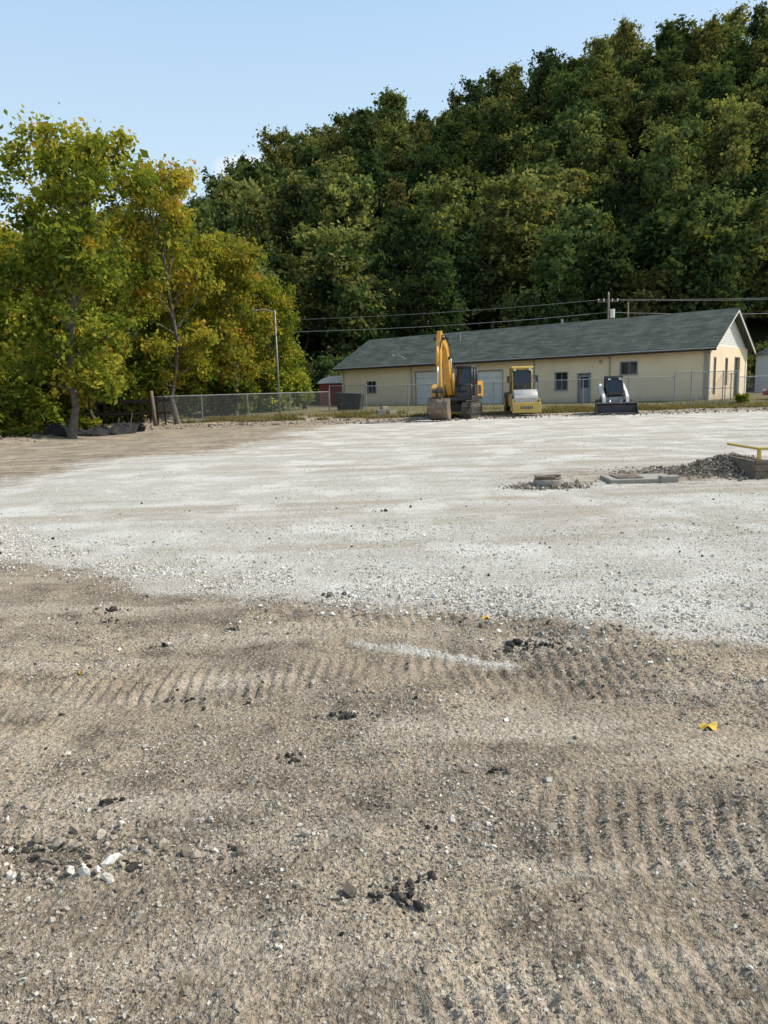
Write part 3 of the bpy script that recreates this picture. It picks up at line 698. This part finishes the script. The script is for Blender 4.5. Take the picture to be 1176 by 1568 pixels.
stick=[(3.15,4.75),(3.42,4.72),(3.62,4.2),(3.66,3.6),(3.60,1.75),(3.45,1.7),(3.37,1.85),(3.22,3.8),(3.05,4.3)]
mk('stick',[prism(stick,-.21,.03)],M['yellow'],up,.03)
mk('boom_cylinders',[cyl((1.1,y,1.3),(1.65,y,2.5),.085) for y in (-.4,.2)]+[cyl((2.3,-.1,4.45),(2.9,-.1,4.62),.08)]+[cyl((3.84,-.1,3.9),(3.86,-.1,2.9),.075)],M['yellow'],up,smooth=True)
mk('cylinder_rods',[cyl((1.65,y,2.5),(1.95,y,3.3),.045) for y in (-.4,.2)]+[cyl((2.9,-.1,4.62),(3.25,-.1,4.7),.045)]+[cyl((3.86,-.1,2.9),(3.82,-.1,1.65),.04)],M['chrome'],up,smooth=True)
mk('boom_pins',[cyl((x,-.40,z),(x,.2,z),.09) for x,z in ((.95,1.5),(1.95,3.35),(3.3,4.32),(3.5,1.55),(3.82,1.55),(2.3,4.4))],M['black'],up)
mk('hoses',pipe([(1.0,-.02,2.1),(1.5,.12,3.4),(2.1,.12,4.2),(2.8,.1,4.55),(3.4,.08,4.5),(3.75,.05,3.8)],.03)+pipe([(1.0,-.2,2.2),(1.4,-.33,3.5),(2.1,-.33,4.3),(3.0,-.3,4.7)],.03),M['black'],up)
mk('bucket_linkage',[box((3.7,-.1,1.55),(.4,.12,.1)),prism([(3.38,1.75),(3.62,1.75),(3.85,1.15),(3.4,1.15)],-.24,-.2),prism([(3.38,1.75),(3.62,1.75),(3.85,1.15),(3.4,1.15)],0.02,0.06)],M['black'],up)
outer=[(3.30,1.16),(3.80,1.18),(4.02,1.0),(4.10,.72),(4.02,.40),(3.80,.16),(3.5,.03),(3.22,.0)]
inner=[(3.22,.03),(3.5,.07),(3.76,.20),(3.96,.43),(4.03,.72),(3.96,.95),(3.77,1.12),(3.30,1.10)]
mk('bucket_shell',[prism(outer+inner,-.60,.40)],M['worn'],up,.006)
side=outer+[(3.12,.25),(3.28,.8)]
mk('bucket_sides',[prism(side,-.64,-.602),prism(side,.402,.44)],M['worn'],up)
mk('bucket_ribs',[prism([(3.86,1.16),(4.06,1.02),(4.14,.72),(4.06,.38),(4.03,.41),(4.105,.72),(4.03,1.01)],y,y+.06) for y in (-.5,-.13,.28)],M['worn'],up)
mk('bucket_teeth',[prism([(3.3,.06),(3.25,-.02),(3.0,.05)],y,y+.09) for y in np.linspace(-.58,.3,5)],M['steel'],up)

rl=empty('road_roller',(8.5,45.2,.1),math.radians(-93),(.97,.82,.97))
mk('drum',[cyl((1.45,-.83,.74),(1.45,.83,.74),.74,n=40)],M['steel'],rl,.02,smooth=True)
mk('drum_frame',[bx(.4,2.29,-1.0,-.88,.5,.95),bx(.4,2.29,.88,1.0,.5,.95),bx(2.3,2.5,-1.0,1.0,.12,.72),bx(.35,.6,-.87,.87,.5,1.05)],M['cyellow'],rl,.03)
mk('drum_hubs',[cyl((1.45,-.87,.74),(1.45,-.84,.74),.4,n=20),cyl((1.45,.84,.74),(1.45,.87,.74),.4,n=20)],M['black'],rl)
mk('front_bumper_marking',[bx(2.502,2.508,-.45+i*.13,-.37+i*.13,.34,.5) for i in range(7)],M['black'],rl)
mk('scraper',[bx(2.12,2.2,-.8,.8,.98,1.12)],M['white'],rl,.01)
mk('articulation',[bx(-.4,.34,-.35,.35,.55,1.0)],M['black'],rl,.03)
mk('rear_body',[prism([(-.9,.75),(-.9,1.6),(-2.3,1.45),(-2.6,1.2),(-2.6,.75)],-.60,.60)],M['cyellow'],rl,.06)
mk('fenders',[bx(-.89,.35,-.85,.85,.86,1.2)],M['cyellow'],rl,.04)
for y in (-1,1): 
    mk('rear_tire',[cyl((-1.6,y*.62,.68),(-1.6,y*1.0,.68),.68,n=28)],M['black'],rl,.06,smooth=True)
    mk('rear_rim',[cyl((-1.6,y*1.0,.68),(-1.6,y*1.02,.68),.32,n=20)],M['cyellow'],rl)
mk('cab_glass',[prism([(-.85,1.22),(.3,1.22),(.38,1.9),(.22,2.68),(-.8,2.68)],-.66,.66)],M['glass'],rl,.03)
cf_=[]
for y in (-.7,.7): cf_+=pipe([(-.88,y,1.2),(.32,y,1.2),(.42,y,1.9),(.25,y,2.72),(-.84,y,2.72),(-.88,y,1.2)],.05,6)+[bar((-.35,y,1.2),(-.35,y,2.7),.04)]
for q in ((.32,1.2),(.25,2.72),(-.84,2.72)): cf_.append(bar((q[0],-.7,q[1]),(q[0],.7,q[1]),.05))
cf_.append(bar((.45,-.1,1.3),(.40,.35,1.8),.015))
mk('cab_frame',cf_,M['cyellow'],rl,smooth=True)
mk('cab_roof',[prism([(-.98,2.75),(.48,2.75),(.4,2.9),(-.9,2.92)],-.8,.8)],M['cyellow'],rl,.05)
mk('cab_lights',[box((.5,y,2.68),(.08,.16,.12)) for y in (-.55,.55)]+[bx(.36,.42,-.6,.6,1.25,1.42)],M['white'],rl,.01)
mk('mirrors',[bar((.3,s*.7,2.3),(.55,s*1.0,2.3),.02) for s in (-1,1)]+[box((.56,s*1.02,2.12),(.06,.2,.4)) for s in (-1,1)],M['black'],rl)
mk('handrails',pipe([(.35,-.82,1.2),(.35,-.82,1.9),(-.2,-.82,1.9)],.02)+pipe([(.35,.82,1.2),(.35,.82,1.9),(-.2,.82,1.9)],.02),M['black'],rl)

sk_=empty('skid_steer_loader',(13.5,43.4,.02),math.radians(-100))
trackunit(sk_,.52,.9,2.1,.68,'left_track',.13);trackunit(sk_,-.9,-.52,2.1,.68,'right_track',.13)
mk('chassis',[bx(-.95,.75,-.5,.5,.3,.95),prism([(-1.3,.45),(-1.3,1.35),(-1.1,1.5),(-.5,1.5),(-.5,.96),(-.96,.45)],-.5,.5)],M['grey'],sk_,.04)
mk('cab_glass',[prism([(-.45,.96),(.62,.96),(.68,1.2),(.42,1.98),(-.4,1.98)],-.39,.39)],M['glass'],sk_,.02)
cf_=[]
for y in (-.43,.43): cf_+=pipe([(-.5,y,.9),(.66,y,.8),(.74,y,1.2),(.46,y,2.02),(-.45,y,2.02),(-.5,y,.9)],.05,6)
for q in ((.66,.8),(.46,2.02),(-.45,2.02)): cf_.append(bar((q[0],-.43,q[1]),(q[0],.43,q[1]),.05))
mk('cab_frame',cf_,M['black'],sk_,smooth=True)
mk('cab_roof',[bx(-.55,.5,-.48,.48,2.04,2.14)],M['black'],sk_,.03)
arm=[(-1.2,1.35),(-1.15,1.65),(-.85,1.72),(.6,1.25),(1.15,.95),(1.3,.5),(1.3,.25),(1.12,.25),(1.08,.6),(.9,.85),(.4,1.02),(-.8,1.38)]
mk('lift_arms',[prism(arm,.56,.72),prism(arm,-.72,-.56)],M['white'],sk_,.02)
mk('arm_crossmember',[bx(1.1,1.22,-.555,.555,.5,.66)],M['black'],sk_,.02)
mk('lift_cylinders',[cyl((-.9,s*.64,.8),(.3,s*.64,1.12),.05) for s in (-1,1)]+[cyl((.75,s*.3,.95),(1.3,s*.3,.5),.045) for s in (-1,1)],M['chrome'],sk_,smooth=True)
mk('front_lights',[box((.55,s*.3,1.95),(.06,.14,.09)) for s in (-1,1)],M['white'],sk_)
bk=[(1.32,.62),(1.36,.66),(1.55,.6),(1.42,.5),(1.42,.12),(2.05,.06),(2.05,.0),(1.4,.0),(1.32,.1)]
mk('bucket',[prism(bk,-1.08,1.08)],M['black'],sk_,.01)
bs=[(1.33,.6),(1.5,.62),(2.03,.1),(2.03,.02),(1.4,.02)]
mk('bucket_sides',[prism(bs,-1.12,-1.085),prism(bs,1.085,1.12)],M['black'],sk_)

cr=empty('parked_car',(28.3,50.3,.3),math.pi+.1)
prof=[(2.2,.35),(2.25,.65),(2.1,.85),(1.1,.98),(.5,1.42),(-.9,1.45),(-1.7,1.0),(-2.15,.95),(-2.25,.6),(-2.2,.35)]
mk('body',[prism(prof,-.87,.87)],M['redpaint'],cr,.08)
mk('windows',[prism([(1.0,1.0),(.47,1.36),(-.85,1.38),(-1.5,1.02)],-.885,.885)],M['glass'],cr,.01)
for x in (1.4,-1.4):
    for s in (-1,1): mk('wheel',[cyl((x,s*.7,.33),(x,s*.9,.33),.33,n=20)],M['black'],cr,.03,smooth=True)
mk('headlights',[box((2.2,s*.6,.7),(.12,.35,.14)) for s in (-1,1)],M['white'],cr,.02)

# ------------------------------------------------------------ catch basins etc
e=empty('manhole_ring',(2.78,12.35,0.0),.1)
def ring(r0,r1,z0,z1,n=28,jit=0):
    v=[];f=[]
    for i in range(n):
        t=2*math.pi*i/n
        for r,z in ((r0,z0),(r1,z0),(r1,z1),(r0,z1)): v.append(Vector((r*math.cos(t),r*math.sin(t),z+rng.normal(0,jit))))
    for i in range(n):
        a=4*i;b=4*((i+1)%n)
        for k in range(4): f.append((a+k,a+(k+1)%4,b+(k+1)%4,b+k))
    return v,f
mk('ring',[ring(.17,.25,-.02,.12,jit=.004)],M['concrete'],e,.008)
mk('cover',[cyl((.0,.02,.121),(.0,.02,.145),.22,n=24),],M['wood'],e,.006)
mk('boards',[box((0,.04,.17),(.44,.12,.03),0,.15),box((-.08,-.1,.163),(.32,.1,.03),0,-.3)],M['wood'],e,.004)
e=empty('concrete_slab',(4.42,12.75,.02),-.05)
mk('slab',[box((0,0,.01),(1.12,.75,.08))],M['concrete'],e,.015)
mk('grate_frame',[bx(-.42,.02,-.28,.28,.053,.07)],M['worn'],e,.004)
mk('loose_block',[box((.42,-.33,.035),(.3,.16,.12),0,.1)],M['concrete'],e,.02)
e=empty('yellow_barrier_frame',(7.08,12.5,-.02),-.03)
mk('rails',[bx(-.72,1.6,-.03,.03,.505,.55),bx(-.71,-.66,-.03,.03,.345,.504),bx(1.5,1.55,-.03,.03,.345,.504),bx(-.72,-.67,.031,1.2,.508,.548)],M['cyellow'],e,.008)
mk('timber_box',[bx(-.75,1.7,-.07,.0,.0,.14),bx(-.75,1.7,-.065,.0,.145,.27),bx(-.75,1.7,-.075,.0,.275,.34)],M['wood'],e,.008)
mk('box_sides',[bx(-.75,-.69,.004,1.3,0,.32),bx(1.64,1.7,.004,1.3,0,.32)],M['wood'],e,.008)
def strip(name,p0,p1,hh_,wd,mat,seed):
    n,k=60,9;V=[];F=[]
    for i in range(n):
        t=i/(n-1);x=p0[0]+(p1[0]-p0[0])*t;y=p0[1]+(p1[1]-p0[1])*t
        for j in range(k):
            s=j/(k-1);q=fbm(np.array([t*9+s*3]),np.array([s*3.+seed]),4,seed)[0];q2=fbm(np.array([t*14.+5]),np.array([s*4.+seed]),3,seed+9)[0]
            V.append((x+q2*.3,y-wd/2+wd*s+q*.4,float(terr(np.array([x]),np.array([y]))[0])+hh_*math.sin(math.pi*s)*(.6+.8*q)+.02))
            if i and j: a=(i-1)*k+j-1;F.append((a,a+1,a+k+1,a+k))
    return obj(name,npmesh(name,V,F,[mat],smooth=False))
strip('silt_fence_tarp',(-14.9,33.2),(-11.9,36.8),.6,.9,M['tarp'],3)
e=empty('silt_fence_stakes',(-12.3,36.2,0));mk('stakes',[cyl((0,0,0),(.25,0,1.0),.025),cyl((-.5,-.3,0),(-.3,-.3,.8),.025)],M['wood'],e)
e=empty('dumpster',(-2.2,54,.4),-.2)
mk('body',[prism([(-.8,0.05),(.8,.05),(.95,1.1),(-.95,1.1)],-.6,.6)],M['black'],e,.02)
mk('lid',[prism([(-.97,1.105),(.97,1.105),(.97,1.15),(-.97,1.3)],-.63,.63)],M['black'],e,.02)
e=empty('concrete_blocks',(0,47,.2),.2)
mk('blocks',[box((0,0,.15),(.55,.4,.4)),box((.7,.1,.1),(.5,.4,.3),0,.3),box((.2,.05,.45),(.4,.35,.2),0,.4)],M['concrete'],e,.03)
def leafobj(name,x,y,s,rz):
    pts=[];
    for i in range(24):
        t=2*math.pi*i/24;r=s*(.72+.28*abs(math.cos(2.5*t)));pts.append(Vector((r*math.cos(t)*1.15,r*math.sin(t)*.75,.008+.012*math.cos(3*t)+.006*math.sin(5*t))))
    v=[Vector((0,0,.018))]+pts;f=[(0,1+i,1+(i+1)%24) for i in range(24)]
    z=float(terr(np.array([x]),np.array([y]))[0])
    o=mk(name,[(v,f)],M['leafy'],None);o.location=(x,y,z+.004);o.rotation_euler=(0,0,rz)
leafobj('fallen_leaf',1.53,3.34,.045,.3);leafobj('fallen_leaf',.72,5.2,.04,1.);leafobj('fallen_leaf',-1.9,4.35,.02,2.)
